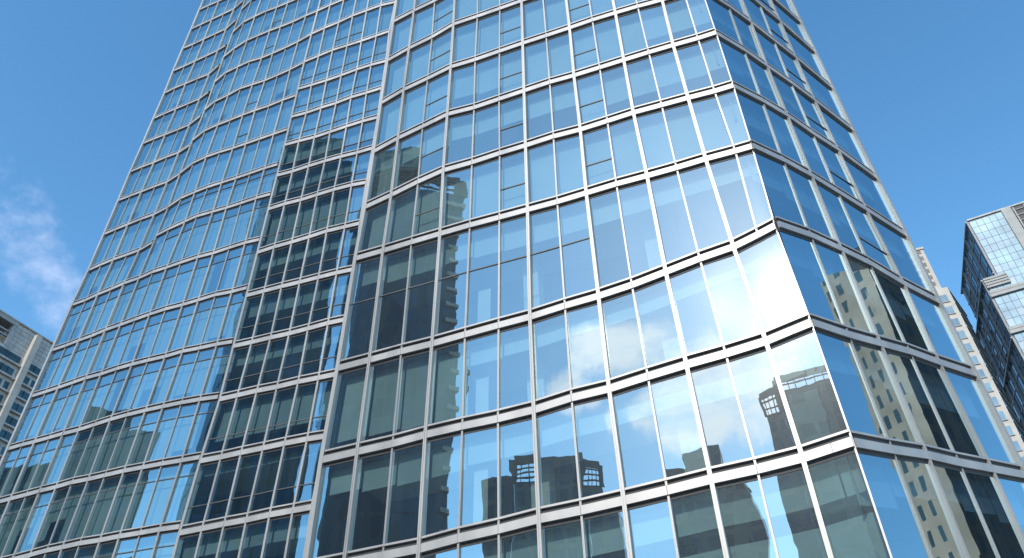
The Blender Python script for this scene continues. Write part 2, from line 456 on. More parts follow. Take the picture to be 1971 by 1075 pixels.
M_glass_l = glass('facade_glass_wing', 0.48, (0.62, 0.75, 0.75), (0.58, 0.80, 0.85), haze=0.005, haze2=0.003, wave=0.0024, dirt=0.02)

# ------------------------------------------------------------------ the camera (viewer stands in the street, looks up)
cam_d = bpy.data.cameras.new('camera'); cam = bpy.data.objects.new('camera', cam_d); col.objects.link(cam)
right = Vector((0.99967619, 0.01635657, -0.019493)); up = Vector((0.0254463, -0.64257947, 0.76579639)); fwd = Vector((0, 0.76604444, 0.64278761))
right = (right - fwd*right.dot(fwd)).normalized(); up = right.cross(fwd) * -1 if right.cross(fwd).dot(up) < 0 else right.cross(fwd)
m3 = Matrix((right, up, -fwd)).transposed()
EYE = Vector((0, 0, 1.6))
cam.matrix_world = Matrix.Translation(EYE) @ m3.to_4x4()
cam_d.sensor_width = 36; cam_d.lens = 27.404; cam_d.clip_start = 0.1; cam_d.clip_end = 6000
sc.camera = cam

def screen(p):
    d = Vector(p) - EYE
    k = d.dot(fwd)
    if k <= 0.1: return None
    return (985.5 + 1500.4*d.dot(right)/k, 537.5 - 1500.4*d.dot(up)/k)

# ------------------------------------------------------------------ the glass tower
W = {}
class Wall: pass
for nm, d in WALLS.items():
    w = Wall(); a = R(d['az']); w.t = Vector((math.cos(a), math.sin(a), 0)); w.n = Vector((math.sin(a), -math.cos(a), 0))
    w.p0 = Vector((*d['p0'], 0)); w.u = [r[:] for r in d['u']]; w.z = [r[:] for r in d['z']]
    w.u.append(w.u[-1][:]); w.z.append([0.35]*len(w.u[-1]))
    w.nr = len(w.u); w.nc = len(w.u[0])
    w.pt = lambda i, j, dn=0.0, dz=0.0, w=w: w.p0 + w.t*w.u[i][j] + w.n*dn + Vector((0, 0, w.z[i][j] + dz))
    W[nm] = w

tower = empty('glass_tower', (4.0, 27.0, 0.0))
tag(tower, 'tall curtain-wall glass tower with pale metal grid filling the picture, sharp corner at right', 'tower')

FH = dict(M1=.45, M=.45, R=.45, C=.40, B=.34, FO=.34, A=.34)
MET = dict(M1=M_frame, M=M_frame, R=M_frame, C=M_frame_l, B=M_frame_l, FO=M_frame_l, A=M_frame_l)
GLS = dict(M1=M_glass, M=M_glass, R=M_glass_r, C=M_glass_l, B=M_glass_l, FO=M_glass_l, A=M_glass_l)
#               column -> kind: E edge, J major, D medium, N minor
KIND = dict(M1='EJNJ', M='xNNJNJNJNJNC', R='xNJNJE', C='JDDDDDD', B='DNDNDDNDx', FO='Jx', A='ENJNx')

def fascia(mb, w, i, j0, j1, hh, D=.17):
    for j in range(j0, j1):
        p, q = w.pt(i, j), w.pt(i, j + 1)
        z = Vector((0, 0, 1))
        def slab(z0, z1, d0, d1, mat):
            a = [p + z*z0 + w.n*d0, p + z*z0 + w.n*d1, p + z*z1 + w.n*d1, p + z*z1 + w.n*d0]
            b = [q + z*z0 + w.n*d0, q + z*z0 + w.n*d1, q + z*z1 + w.n*d1, q + z*z1 + w.n*d0]
            mb.hexa(a, b, mat)
        slab(-hh*.70, hh*1.02, -.12, .015, 1)           # dark spandrel behind, its strip below the fascia paints in soffit shade
        slab(-hh*.36, hh*.36, .016, D, 0)             # main fascia
        slab(hh*.80, hh*.98, .016, D - .02, 0)              # thin ledge above
        # joint line of the panels
        mb.hexa([q + z*(-hh*.36) + w.n*(D + .001) - w.t*.012, q + z*(-hh*.36) + w.n*(D + .001) + w.t*.012, q + z*(hh*.36) + w.n*(D + .001) + w.t*.012, q + z*(hh*.36) + w.n*(D + .001) - w.t*.012],
                [q + z*(-hh*.36) + w.n*(D + .004) - w.t*.012, q + z*(-hh*.36) + w.n*(D + .004) + w.t*.012, q + z*(hh*.36) + w.n*(D + .004) + w.t*.012, q + z*(hh*.36) + w.n*(D + .004) - w.t*.012], 2)

M_joint = pbr('joint', (0.30, 0.28, 0.26), 0.7)
def make_bands():
    # front and ridge facet share their floors; the left facet and its fold too
    for names in (('M1', 'M'), ('R',), ('C',), ('B',), ('A', 'FO')):
        nr = max(W[n].nr for n in names)
        for k in range(nr):
            mb = MB()
            for n in names:
                w = W[n]; i = k - (nr - w.nr)
                if 0 <= i < w.nr: fascia(mb, w, i, 0, w.nc - 1, FH[n], .14 if n in ('M', 'M1') else .11)
            mb.build('floor_band', [MET[names[0]], M_dark, M_joint], tower)

def make_mullions():
    for n, kinds in KIND.items():
        w = W[n]
        for j, kd in enumerate(kinds):
            if kd == 'x': continue
            mb = MB()
            for i in range(w.nr - 1):
                p, q = w.pt(i, j), w.pt(i + 1, j)
                if n == 'M' and j == 10 and i >= 8: continue       # this line stops at the corner strip
                s = .88 if n in ('M', 'M1') else 0.82
                e = .82 if n in ('M', 'M1') else .5
                if kd == 'J':
                    mb.bar(p, q, w.n, .062*s, 0, .215*e, 0, -.055*s); mb.bar(p, q, w.n, .062*s, 0, .215*e, 0, .055*s)
                    mb.bar(p, q, w.n, .06*s, 0, .185*e, 0)
                elif kd == 'D':
                    mb.bar(p, q, w.n, .05*s, 0, .195*e, 0, -.04*s); mb.bar(p, q, w.n, .05*s, 0, .195*e, 0, .04*s)
                    mb.bar(p, q, w.n, .045*s, 0, .165*e, 0)
                elif kd == 'N':
                    mb.bar(p, q, w.n, .032*s, 0, .12*e, 0, -.026*s); mb.bar(p, q, w.n, .032*s, 0, .12*e, 0, .026*s)
                    mb.bar(p, q, w.n, .03*s, 0, .095*e, 0)
                elif kd == 'E':
                    mb.bar(p, q, w.n, .20, -.04, .16, 0)
                elif kd == 'C':
                    mb.bar(p, q, w.n, .06, -.02, .06, 0, 0)
            mb.build('mullion', [MET[n]], tower)

# openable casements: which panes carry a dark transom bar, and how far down
def transom_at(n, i, j):
    if n == 'M1' and j == 2 and i <= 6: return .56
    if n == 'M':
        if j == 2 and i <= 6: return .57
        if j == 5 and i <= 6: return .58
        if i == 7 and j <= 4: return .44
    if n == 'M1' and i == 7: return .44
    if n == 'R' and j == 3 and i <= 7: return .62
    if n == 'C' and i >= 4: return .66
    if n == 'C' and i == 3 and 2 <= j <= 3: return .66
    if n == 'B':
        r = i - 1 + 2                                                   # k index of the upper band
        if r >= 11: return .25
        if r in (9, 10) and j >= 1: return .24
        if r in (3, 4, 6, 7) and j in (4,): return .66
    if n == 'A' and i - 2 >= 11: return .25
    if n == 'FO' and i - 2 + 1 >= 11: return .25
    return None

def pane_area(pts):
    s = [screen(p) for p in pts]
    if any(x is None for x in s): return 0
    # clip roughly to the frame by sampling
    c = 0
    for a in (.1, .3, .5, .7, .9):
        for b in (.1, .3, .5, .7, .9):
            x = (s[0][0]*(1-a) + s[1][0]*a)*(1-b) + (s[3][0]*(1-a) + s[2][0]*a)*b
            y = (s[0][1]*(1-a) + s[1][1]*a)*(1-b) + (s[3][1]*(1-a) + s[2][1]*a)*b
            if 0 <= x <= 1971 and 0 <= y <= 1075: c += 1
    A = 0
    for k in range(4):
        x0, y0 = s[k]; x1, y1 = s[(k+1) % 4]; A += x0*y1 - x1*y0
    return abs(A)/2*c/25

def pane_faces(mb, w, pts, bow, tilt, nx=5, ny=8):
    """pane as a softly bowed sheet, pts = top-left, top-right, bottom-right, bottom-left"""
    base = len(mb.v); tone = rnd.random()
    for b in range(ny + 1):
        for a in range(nx + 1):
            u, v = a/nx, b/ny
            p = (pts[0]*(1-u) + pts[1]*u)*(1-v) + (pts[3]*(1-u) + pts[2]*u)*v
            h = bow*(1 - (2*u-1)**2)*(1 - (2*v-1)**2) + tilt[0]*(u-.5) + tilt[1]*(v-.5)
            mb.v.append(tuple(p + w.n*h))
    for b in range(ny):
        for a in range(nx):
            i = base + b*(nx+1) + a
            mb.f.append((i, i + nx + 1, i + nx + 2, i + 1)); mb.m.append(0); mb.uv.append([(tone, 0)]*4); mb.sm.append(True)

def make_panes():
    cells = []
    for n, w in W.items():
        for i in range(w.nr - 1):
            for j in range(w.nc - 1):
                jr = j + 1
                if n == 'M' and i >= 8 and j == 10: continue
                jl = j
                if n == 'M' and i >= 8 and j == 9: jr = 11
                pts = [w.pt(i, jl), w.pt(i, jr), w.pt(i+1, jr), w.pt(i+1, jl)]
                cells.append((pane_area(pts), n, i, j, pts))
    cells.sort(key=lambda c: -c[0])
    rest = {}
    rest_t = MB()
    for rank, (A, n, i, j, pts) in enumerate(cells):
        w = W[n]
        width = (pts[1] - pts[0]).length
        big = dict(R=.6).get(n, 1.0)
        bow = rnd.gauss(0, .0032)*big
        tilt = (rnd.gauss(0, .0040)*width, rnd.gauss(0, .0022)*3)
        mb = MB() if rank < 100 else rest.setdefault(GLS[n].name, MB())
        nx, ny = (6, 10) if rank < 150 else (3, 5)
        pane_faces(mb, w, pts, bow, tilt, nx, ny)
        tr = transom_at(n, i, j)
        tm = None
        if tr:
            tm = MB() if rank < 100 else rest_t
            p = pts[0].lerp(pts[3], tr); q = pts[1].lerp(pts[2], tr)
            tm.bar(p, q, w.n, .055, -.01, .035, 0)
        if rank < 100:
            o = mb.build('window', [GLS[n]], tower)
            if tm: tm.build('transom', [M_transom], o)
    for k, mb in rest.items():
        tag(mb.build('window_field', [bpy.data.materials[k]], tower), kind='stuff')
    tag(rest_t.build('transom_field', [M_transom], tower), kind='stuff')

# interiors: slab and ceiling per floor, core wall, roller blinds, a few pillars
DEPTH = dict(M1=4.6, M=4.6, R=4.6, C=4.2, B=4.2, FO=4.2, A=4.2)
def make_interior():
    for names in (('M1', 'M'), ('R',), ('C',), ('B',), ('A', 'FO')):
        nr = max(W[n].nr for n in names)
        for k in range(nr - 1):
            mb = MB()
            for n in names:
                w = W[n]; i = k - (nr - w.nr)
                if not 0 <= i < w.nr - 1: continue
                hh = FH[n]; D = DEPTH[n] + (.03 if n == 'R' else 0)
                for j in range(w.nc - 1):
                    for d0, d1, z0, z1, mat in ((-.13, -.75, -hh*.55, hh*.4, 1), (-.75, -D, -hh*.2, hh*.4, 0)):
                        a = [w.pt(i, j, d0, z0), w.pt(i, j, d1, z0), w.pt(i, j, d1, z1), w.pt(i, j, d0, z1)]
                        b = [w.pt(i, j+1, d0, z0), w.pt(i, j+1, d1, z0), w.pt(i, j+1, d1, z1), w.pt(i, j+1, d0, z1)]
                        mb.hexa(a, b, mat)
            mb.build('floor_slab', [M_ceil, M_slab_edge], tower)
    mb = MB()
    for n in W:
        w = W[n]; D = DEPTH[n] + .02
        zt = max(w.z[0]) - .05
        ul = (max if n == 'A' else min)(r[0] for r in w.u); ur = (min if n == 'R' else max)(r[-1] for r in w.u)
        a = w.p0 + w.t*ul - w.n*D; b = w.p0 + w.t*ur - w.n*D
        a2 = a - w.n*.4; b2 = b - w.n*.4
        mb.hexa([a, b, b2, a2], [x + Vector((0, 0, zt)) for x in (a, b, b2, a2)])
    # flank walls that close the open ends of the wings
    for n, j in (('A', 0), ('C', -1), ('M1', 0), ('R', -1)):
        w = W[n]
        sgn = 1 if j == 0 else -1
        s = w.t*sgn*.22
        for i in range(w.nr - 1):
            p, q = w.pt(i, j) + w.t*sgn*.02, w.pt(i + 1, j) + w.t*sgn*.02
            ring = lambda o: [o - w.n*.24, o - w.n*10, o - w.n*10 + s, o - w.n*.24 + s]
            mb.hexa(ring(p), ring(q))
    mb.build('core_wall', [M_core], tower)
    # pale boards standing behind single panes
    w = W['M']
    for i, f0, f1, a0, a1 in ((7, .55, .97, .12, .52), (8, .42, .95, .12, .50), (9, .30, 1.0, .12, .5)):
        p, q, r_, s = w.pt(i, 1, -.7), w.pt(i, 2, -.7), w.pt(i+1, 2, -.7), w.pt(i+1, 1, -.7)
        mb = MB()
        c = lambda a, f: p.lerp(q, a).lerp(s.lerp(r_, a), f)
        mb.face([c(a0, f0), c(a0, f1), c(a1, f1), c(a1, f0)]); mb.build('partition_board', [M_pillar], tower)
    # pillars behind the front glass
    w = W['M']
    for u, i0 in ((-11.1, 5), (-5.2, 5)):
        mb = MB()
        p = w.p0 + w.t*u - w.n*1.9
        mb.bar(p + Vector((0, 0, .3)), p + Vector((0, 0, 58)), w.n, .75, -.35, .35)
        mb.build('pillar', [M_pillar], tower)

BL_M = {2: [1]*11, 3: [1]*11, 4: [.58,.62,1,1,1,1,1,1,.6,.6,.6], 5: [.36,.36,.36,.4,.4,1,.6,.6,.55,.55,.5], 6: [.97,1,1,1,1,.95,1,1,1,1,1],
        7: [.22,.24,.25,.25,.25,.25,.24,.24,.22,.22,.2], 8: [.95,.27,.25,.25,.24,.24,.24,.22,.2,.2,.2], 9: [.34,.30,.30,.28,.28,.26,.24,.3,.3,.3,.35], 10: [.3]*11, 11: [.5]*11, 12: [.5]*11}
BL_M1 = {2: [1,1,1], 3: [1,1,1], 4: [1,1,1], 5: [.9,.36,.45], 6: [.97,.93,.98], 7: [.2,.24,.24], 8: [.84,.85,.88], 9: [.28,.32,.34], 10: [.3]*3, 11: [.5]*3, 12: [.5]*3}
def make_blinds():
    def drop(n, i, j):
        if n == 'M':
            if i in (8, 9) : pass
            return BL_M.get(i, [1]*11)[j]
        if n == 'M1': return BL_M1.get(i, [1]*3)[j]
        if n == 'R':
            h = (i*7 + j*3) % 5
            return (.42, .28, .42, .3, .35)[h] if i < 11 else .3
        if n == 'C':
            m = i - 3
            return {2: .95, 3: .95, 4: .5, 5: .35, 6: .9, 7: .3, 8: .35, 9: .28, 10: .68, 11: .12, 12: .3}.get(m, 1.0)
        return None
    for n in ('M1', 'M', 'R', 'C'):
        w = W[n]
        for i in range(w.nr - 1):
            j = 0
            while j < w.nc - 1:
                f = drop(n, i, j); k = j
                while k < w.nc - 1 and drop(n, i, k) == f: k += 1
                if f and f > 0:
                    mb = MB()
                    for q in range(j, k):
                        hh = FH[n]
                        a, b = w.pt(i, q, -.45, -hh*.6), w.pt(i, q+1, -.45, -hh*.6)
                        c, d = w.pt(i+1, q+1, -.45, hh*.95), w.pt(i+1, q, -.45, hh*.9)
                        a = a + w.t*.03; d = d + w.t*.03; b = b - w.t*.03; c = c - w.t*.03
                        mb.face([a, a.lerp(d, f), b.lerp(c, f), b])
                        mb.bar(a.lerp(d, f), b.lerp(c, f), w.n, .05, -.015, .015)
                    if n in ('M', 'M1') and i == 10:                # a second cloth, hung further in and drawn fully
                        for q in range(j, k):
                            a, b = w.pt(i, q, -.8, -.3).lerp(w.pt(i+1, q, -.8), .40), w.pt(i, q+1, -.8, -.3).lerp(w.pt(i+1, q+1, -.8), .40)
                            mb.face([a, w.pt(i+1, q, -.8), w.pt(i+1, q+1, -.8), b])
                    mb.build('roller_blind', [M_blind], tower)
                j = k
    # wings on the left: one cloth run per floor and facet, drops differ bay by bay
    for n in ('B', 'FO', 'A'):
        w = W[n]
        mb = MB()
        for i in range(w.nr - 1):
            for q in range(w.nc - 1):
                f = rnd.choice((1, 1, 1, 1, .97, .95, .8, .5))
                if rnd.random() < .05: continue
                hh = FH[n]
                a, b = w.pt(i, q, -.4, -hh*.6), w.pt(i, q+1, -.4, -hh*.6)
                c, d = w.pt(i+1, q+1, -.4, hh*.95), w.pt(i+1, q, -.4, hh*.9)
                mb.face([a, a.lerp(d, f), b.lerp(c, f), b])
                mb.bar(a.lerp(d, f), b.lerp(c, f), w.n, .05, -.015, .015)
        tag(mb.build('roller_blind', [M_blind], tower), kind='stuff')

make_bands(); make_mullions(); make_panes(); make_interior(); make_blinds()

# ------------------------------------------------------------------ neighbouring buildings seen directly
def wall_frame(p, az):
    a = R(az)
    return Vector((p[0], p[1], 0)), Vector((math.cos(a), math.sin(a), 0)), Vector((math.sin(a), -math.cos(a), 0))

def P(az, dist):
    return Vector((math.sin(R(az))*dist, math.cos(R(az))*dist, 0))

UP = Vector((0, 0, 1))
def rect(mb, p, t, u0, u1, z0, z1, n, d, mat=0):
    q = [p + t*u0 + UP*z0, p + t*u1 + UP*z0, p + t*u1 + UP*z1, p + t*u0 + UP*z1]
    mb.face([x + n*d for x in q], mat, [(u0, z0), (u1, z0), (u1, z1), (u0, z1)])
def block(mb, p, t, n, u0, u1, z0, z1, d0, d1, mat=0):
    a = [p + t*u0 + UP*z0 + n*d0, p + t*u1 + UP*z0 + n*d0, p + t*u1 + UP*z0 + n*d1, p + t*u0 + UP*z0 + n*d1]
    mb.hexa(a, [x + UP*(z1 - z0) for x in a], mat)

M_stone = pbr('grey_stone_cladding', (0.45, 0.44, 0.42), 0.8, 0, 0.2, 0.8)
M_stone_l = pbr('pale_stone', (0.36, 0.355, 0.34), 0.8, 0, 0.12, 0.8)
M_blue_glass = dark_glass('blue_window_glass', (0.02, 0.07, 0.09), 0.05, 0.6, 0.8)
M_pale_glass = dark_glass('pale_window_glass', (0.16, 0.26, 0.32), 0.06, 0.35, 0.8)
M_stone_d = pbr('brown_louvre', (0.20, 0.17, 0.14), 0.8)
M_steel = pbr('painted_steel', (0.35, 0.35, 0.35), 0.5, 0.3)

M_beige = pbr('beige_render', (0.48, 0.44, 0.39), 0.85, 0, 0.10, 0.5)

def left_block():
    root = empty('stone_office_block', (-102, 136, 0))
    tag(root, 'low grey stone office block with blue window strips and open roof frame at lower left', 'building')
    D = 155.0; H = .61*D + 1.6
    p, t, n = wall_frame(P(-40.05, D), 66)
    W0 = 4.3                                            # solid wall starts here, open frame before it
    mb = MB(); block(mb, p, t, n, -22, 60, 0, H - 5.6, -28, 0); block(mb, p, t, n, W0, 60, H - 5.598, H, -28, -.02)
    mb.build('wall', [M_stone], root)
    mb = MB()
    for k in range(6): block(mb, p, t, n, W0, 60, H - .95*k - .98, H - .95*k - .90, -.019, .012)
    for k in range(20): block(mb, p, t, n, W0 + 1 + k*1.9, W0 + 1.06 + k*1.9, H - 5.5, H, -.019, .004)
    mb.build('cladding_joints', [M_joint], root)
    mb = MB(); block(mb, p, t, n, -22, 60, H + .002, H + .3, -28, .3); block(mb, p, t, n, -22, W0 - .002, H - .9, H, -1.2, .2)
    mb.build('coping', [M_stone_l], root)
    mb = MB()
    block(mb, p, t, n, W0 - .9, W0 - .01, H - 5.59, H - .91, -1.0, .1)
    for z in (H - 2.6, H - 3.6): block(mb, p, t, n, -20, W0 - .92, z, z + .3, -.8, -.3)
    for k in range(14):
        u = -18 + k*1.5
        mb.bar(p + t*u + UP*(H - 5.5) - n*.5, p + t*(u + 1.6) + UP*(H - 2.6) - n*.5, n, .16, -.05, .05)
        mb.bar(p + t*(u + 1.6) + UP*(H - 5.5) - n*.7, p + t*u + UP*(H - 2.6) - n*.7, n, .12, -.05, .05)
    mb.build('roof_frame', [M_steel], root)
    mb = MB(); block(mb, p, t, n, 8.0, 9.2, 0, H - .6, .013, 1.1); mb.build('pilaster', [M_beige], root)
    for k in range(12):
        z1 = H - 6.2 - k*2.9
        for u0, u1 in ((-20, 7.6), (9.5, 40)):
            mb = MB(); rect(mb, p, t, u0, u1, z1 - 1.75, z1, n, .03)
            wdw = mb.build('window', [M_blue_glass], root)
            fr = MB(); u = u0; q = 0
            while u < u1:
                ww = .5 if (q + k) % 5 == 2 else .09
                block(fr, p, t, n, u, u + ww, z1 - 1.75, z1, .032, .16, 1 if ww > .3 else 0); u += 1.3; q += 1
            fr.build('frame', [M_dark, M_stone], wdw)
        lb = MB(); block(lb, p, t, n, -22, 7.9, z1 - 2.15, z1 - 1.8, .01, .6); block(lb, p, t, n, 9.25, 60, z1 - 2.15, z1 - 1.8, .01, .6)
        lb.build('ledge', [M_stone], root)

left_block()

def beige_tower():
    root = empty('beige_tower', (84, 120, 0))
    tag(root, 'slim beige tower with a column of small square windows, peeping out behind the glass tower', 'building')
    D = 150.0
    q = P(35.52, D)
    az = -18
    t = Vector((math.cos(R(az)), math.sin(R(az)), 0)); n = Vector((math.sin(R(az)), -math.cos(R(az)), 0))
    top = .650*D + 1.6; top2 = .72*D + 1.6
    mb = MB(); block(mb, q, t, n, -26, 0, 0, top, -15, 0)
    mb.build('wall', [M_beige], root)
    mb = MB(); block(mb, q, t, n, -23, -1.05, top, top2, -15, -.02); block(mb, q, t, n, -23, -.9, top2, top2 + .5, -15, .2)
    mb.build('roof_storey', [M_beige], root)
    mb = MB()
    for k in range(6): block(mb, q, t, n, -8, -1.7, top + .9 + k*1.7, top + 1.9 + k*1.7, -.4, .012)
    mb.build('louvre', [M_stone_d], root)
    for k in range(24):
        z1 = top - 1.7 - k*2.95
        for c in range(2):
            mb = MB(); u = -2.35 - c*3.6
            rect(mb, q, t, u - .1, u + 1.55, z1 - 1.75, z1, n, .012)
            w = mb.build('window', [M_pale_glass], root)
            fr = MB(); block(fr, q, t, n, u + .66, u + .76, z1 - 1.75, z1, .014, .08); block(fr, q, t, n, u - .2, u + 1.65, z1 - 1.9, z1 - 1.75, .0, .2)
            fr.build('frame', [M_stone_l], w)
    t2 = Vector((math.cos(R(50)), math.sin(R(50)), 0)); n2 = Vector((math.sin(R(50)), -math.cos(R(50)), 0))
    mb = MB(); block(mb, q + t2*.03, t2, n2, 0, 11.5, 0, top + .3, -2, 0)
    g = mb.build('glazed_return', [M_pale_glass], root)
    fr = MB()
    for k in range(30): block(fr, q + t2*.03, t2, n2, 0, 11.5, top - .9 - k*2.95, top - .7 - k*2.95, .01, .12)
    fr.build('transom', [M_steel], g)
beige_tower()

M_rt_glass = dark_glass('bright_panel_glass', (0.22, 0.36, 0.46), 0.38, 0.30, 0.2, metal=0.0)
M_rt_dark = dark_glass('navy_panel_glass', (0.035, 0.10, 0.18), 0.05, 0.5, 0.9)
M_rt_glass2 = dark_glass('pale_panel_glass', (0.30, 0.40, 0.47), 0.38, 0.2, 0.2)
M_wall_dk = pbr('panel_backing', (0.10, 0.11, 0.12), 0.8)
M_rt_frame = pbr('bronze_frame', (0.20, 0.21, 0.22), 0.5, 0.2)

def right_tower():
    root = empty('panelled_tower', (98, 122, 0))
    tag(root, 'blocky glass and stone tower at far right with a bright front and a dark flank', 'building')
    D = 150.0
    c = P(38.86, D); H = .736*D + 1.6
    a = R(-28); tf = Vector((math.cos(a), math.sin(a), 0)); nf = Vector((math.sin(a), -math.cos(a), 0))
    a = R(69); tl = Vector((math.cos(a), math.sin(a), 0)); nl = Vector((-math.sin(a), math.cos(a), 0))
    LW = 25.5; ZL = H - 14.6; SH = 2.5                       # lower volume steps out to the left by SH
    px, pz = 1.2, 1.72
    mb = MB()
    def body(u0, z0, z1, k):
        pts = [c + tf*(u0 + .05) + nl*-.0, c + tf*40, c + tf*40 + tl*LW, c + tf*(u0 + .05) + tl*(LW - k)]
        mb.hexa([x + UP*z0 for x in pts], [x + UP*z1 for x in pts])
    body(0, ZL - .01, H, .0); body(-SH, 0, ZL, .02)
    mb.build('wall', [M_wall_dk], root)
    n_w = 0; rest = MB()
    bands = (10, 15, 20, 25, 30)
    for r_ in range(34):
        z1 = H - .4 - r_*pz
        if r_ in bands: continue
        base = 0 if r_ < 9 else -SH
        k = 0; u0 = base + .1
        while u0 < 16:
            kk = round((u0)/px)
            skip = (5.0 < u0/px < 6.6 and r_ < 9) or (u0/px >= 6.6 and r_ < 4)
            if not skip:
                tl_ = rnd.gauss(0, .004)
                q = [c + tf*u0 + UP*(z1 - pz + .07), c + tf*(u0 + px - .07) + UP*(z1 - pz + .07), c + tf*(u0 + px - .07) + UP*z1, c + tf*u0 + UP*z1]
                q = [x + nf*(.07 + (tl_ if m in (0, 3) else -tl_)) for m, x in enumerate(q)]
                s = screen(q[0])
                mat = 1 if rnd.random() < .16 else 0
                if s and s[0] < 1985 and s[1] < 1100 and n_w < 99:
                    mb = MB(); mb.face(q); mb.build('window', [M_rt_glass2 if mat else M_rt_glass], root); n_w += 1
                else: rest.face(q, mat)
            u0 += px
    tag(rest.build('window_field', [M_rt_glass, M_rt_glass2], root), kind='stuff')
    mb = MB()
    for r_ in bands:
        z1 = H - .4 - r_*pz; block(mb, c, tf, nf, -SH - .3, 38, z1 - pz*.9, z1 - pz*.5, 0, .5); block(mb, c, tf, nf, -SH - .2, 38, z1 - pz*.4, z1 - .1, 0, .35)
    for k in range(4): block(mb, c, tf, nf, -SH - .2, 1.4, ZL - .55 - k*.62, ZL - .1 - k*.62, .12, .5)
    mb.build('stone_band', [M_stone_l], root)
    mb = MB(); block(mb, c, tf, nf, 5.1*px, 6.55*px, H - 15.5, H, .0, .3); mb.build('pilaster', [M_stone_l], root)
    mb = MB()
    block(mb, c, tf, nf, 6.6*px, 30, H - 6.9, H - .4, .01, .06, 1)
    for k in range(11): block(mb, c, tf, nf, 6.7*px + k*2.0, 6.7*px + .25 + k*2.0, H - 6.9, H - .4, .07, .4, 0)
    for k in range(5): block(mb, c, tf, nf, 6.6*px, 30, H - 6.7 + k*1.4, H - 6.55 + k*1.4, .07, .25, 0)
    mb.build('roof_screen', [M_stone_l, M_dark], root)
    mb = MB(); block(mb, c, tf, nf, -.15, 40, H + .002, H + .35, -3, .2); mb.build('coping', [M_stone], root)
    # dark flank
    def flank(org, z_top, z_bot, length, name, wide=1.9):
        mb = MB(); r_ = 0
        while z_top - r_*3.4 > z_bot:
            z1 = z_top - .3 - r_*3.4
            k = 0
            while (k + 1)*wide <= length:
                far = k*wide > length*.62
                if not (far and rnd.random() < .62):
                    h = 3.05 if rnd.random() < .8 else 1.5
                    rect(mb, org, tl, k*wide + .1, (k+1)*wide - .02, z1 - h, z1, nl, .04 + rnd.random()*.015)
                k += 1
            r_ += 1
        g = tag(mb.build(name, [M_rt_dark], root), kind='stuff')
        fr = MB(); k = 0
        while k*wide <= length: block(fr, org, tl, nl, k*wide, k*wide + (.10 if k % 3 else .35), z_bot, z_top, .0, .16 if k % 3 else .4, 0); k += 1
        r_ = 0
        while z_top - r_*3.4 > z_bot:
            z1 = z_top - r_*3.4; block(fr, org, tl, nl, 0, length, z1 - .28, z1, 0, .14 if r_ % 4 else .55, 0 if r_ % 4 else 1); r_ += 1
        fr.build('frame', [M_rt_frame, M_steel], g)
    flank(c, H, ZL, LW, 'upper_flank'); flank(c - tf*SH, ZL, 0, LW - .1, 'lower_flank')
    fr = c - tf*SH + tl*LW
    mb = MB(); block(mb, fr, tl, nl, .0, 7.5, 0, .571*D + 14, -8, .05); lw_ = mb.build('rear_wing', [M_rt_dark], root)
    g = MB()
    for r_ in range(24): block(g, fr, tl, nl, 0, 7.5, .571*D + 13.5 - r_*3.4, .571*D + 13.8 - r_*3.4, .05, .3)
    for k in range(5): block(g, fr, tl, nl, k*1.8, k*1.8 + .15, 0, .571*D + 14.1, .05, .25)
    g.build('frame', [M_rt_frame], lw_)
right_tower()

# ------------------------------------------------------------------ buildings across the street, mirrored in the panes
def prism(name, root, pts, z0, z1, mats):
    mb = MB(); k = len(pts); u = 0
    for i in range(k):
        a, b = Vector((*pts[i], 0)), Vector((*pts[(i+1) % k], 0)); l = (b - a).length
        mb.face([a + UP*z0, b + UP*z0, b + UP*z1, a + UP*z1], 0, [(u, z0), (u + l, z0), (u + l, z1), (u, z1)]); u += l
    mb.face([Vector((*p, z1)) for p in pts]); mb.face([Vector((*p, z0)) for p in reversed(pts)])
    return mb.build(name, mats, root)

def at(p, d, dist):
    return (p[0] + math.cos(R(d))*dist, p[1] + math.sin(R(d))*dist)

def back(pts, depth):
    """close a front polyline into a footprint that runs away from the glass tower"""
    cx = sum(p[0] for p in pts)/len(pts); cy = sum(p[1] for p in pts)/len(pts)
    v = Vector((cx - 0, cy - 28)).normalized()*depth
    return pts + [(p[0] + v.x, p[1] + v.y) for p in reversed(pts)]

M_f1 = facade('dark_curtain_facade', (0.04, 0.10, 0.12), (0.010, 0.06, 0.11), 1.35, 3.3, .16)
M_f2 = facade('dark_residential_facade', (0.18, 0.235, 0.22), (0.02, 0.07, 0.10), 2.1, 3.1, .40)
M_f3 = facade('brown_grey_facade', (0.15, 0.175, 0.19), (0.02, 0.07, 0.12), 2.6, 3.2, .55)
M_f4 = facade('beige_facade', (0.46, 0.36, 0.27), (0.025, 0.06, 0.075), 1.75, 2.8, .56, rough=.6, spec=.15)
M_f4d = facade('shaded_beige_facade', (0.10, 0.085, 0.07), (0.015, 0.03, 0.04), 2.0, 2.9, .5, rough=.6, spec=.15)  # the beige wall darkened, shade of its sunless side put into the colour
M_f5 = facade('pale_green_facade', (0.40, 0.47, 0.40), (0.20, 0.27, 0.24), 3.2, 3.1, .5)
M_rail = pbr('roof_steel', (0.12, 0.12, 0.12), 0.6)

def roof_rack(root, p, q, z, h, n=6, rows=3, name='roof_frame'):
    p, q = Vector((*p, z)), Vector((*q, z)); d = (q - p); t = d.normalized(); nn = Vector((t.y, -t.x, 0))
    mb = MB()
    for k in range(n + 1):
        a = p + d*(k/n); mb.bar(a, a + UP*h, nn, .16 if 0 < k < n else .9, -.15, .15)
    for r_ in range(rows + 1):
        a = p + UP*(h*r_/rows); mb.bar(a, a + d, nn, .14 if r_ < rows else 1.3, -.2, .2)
    mb.build(name, [M_rail], root)

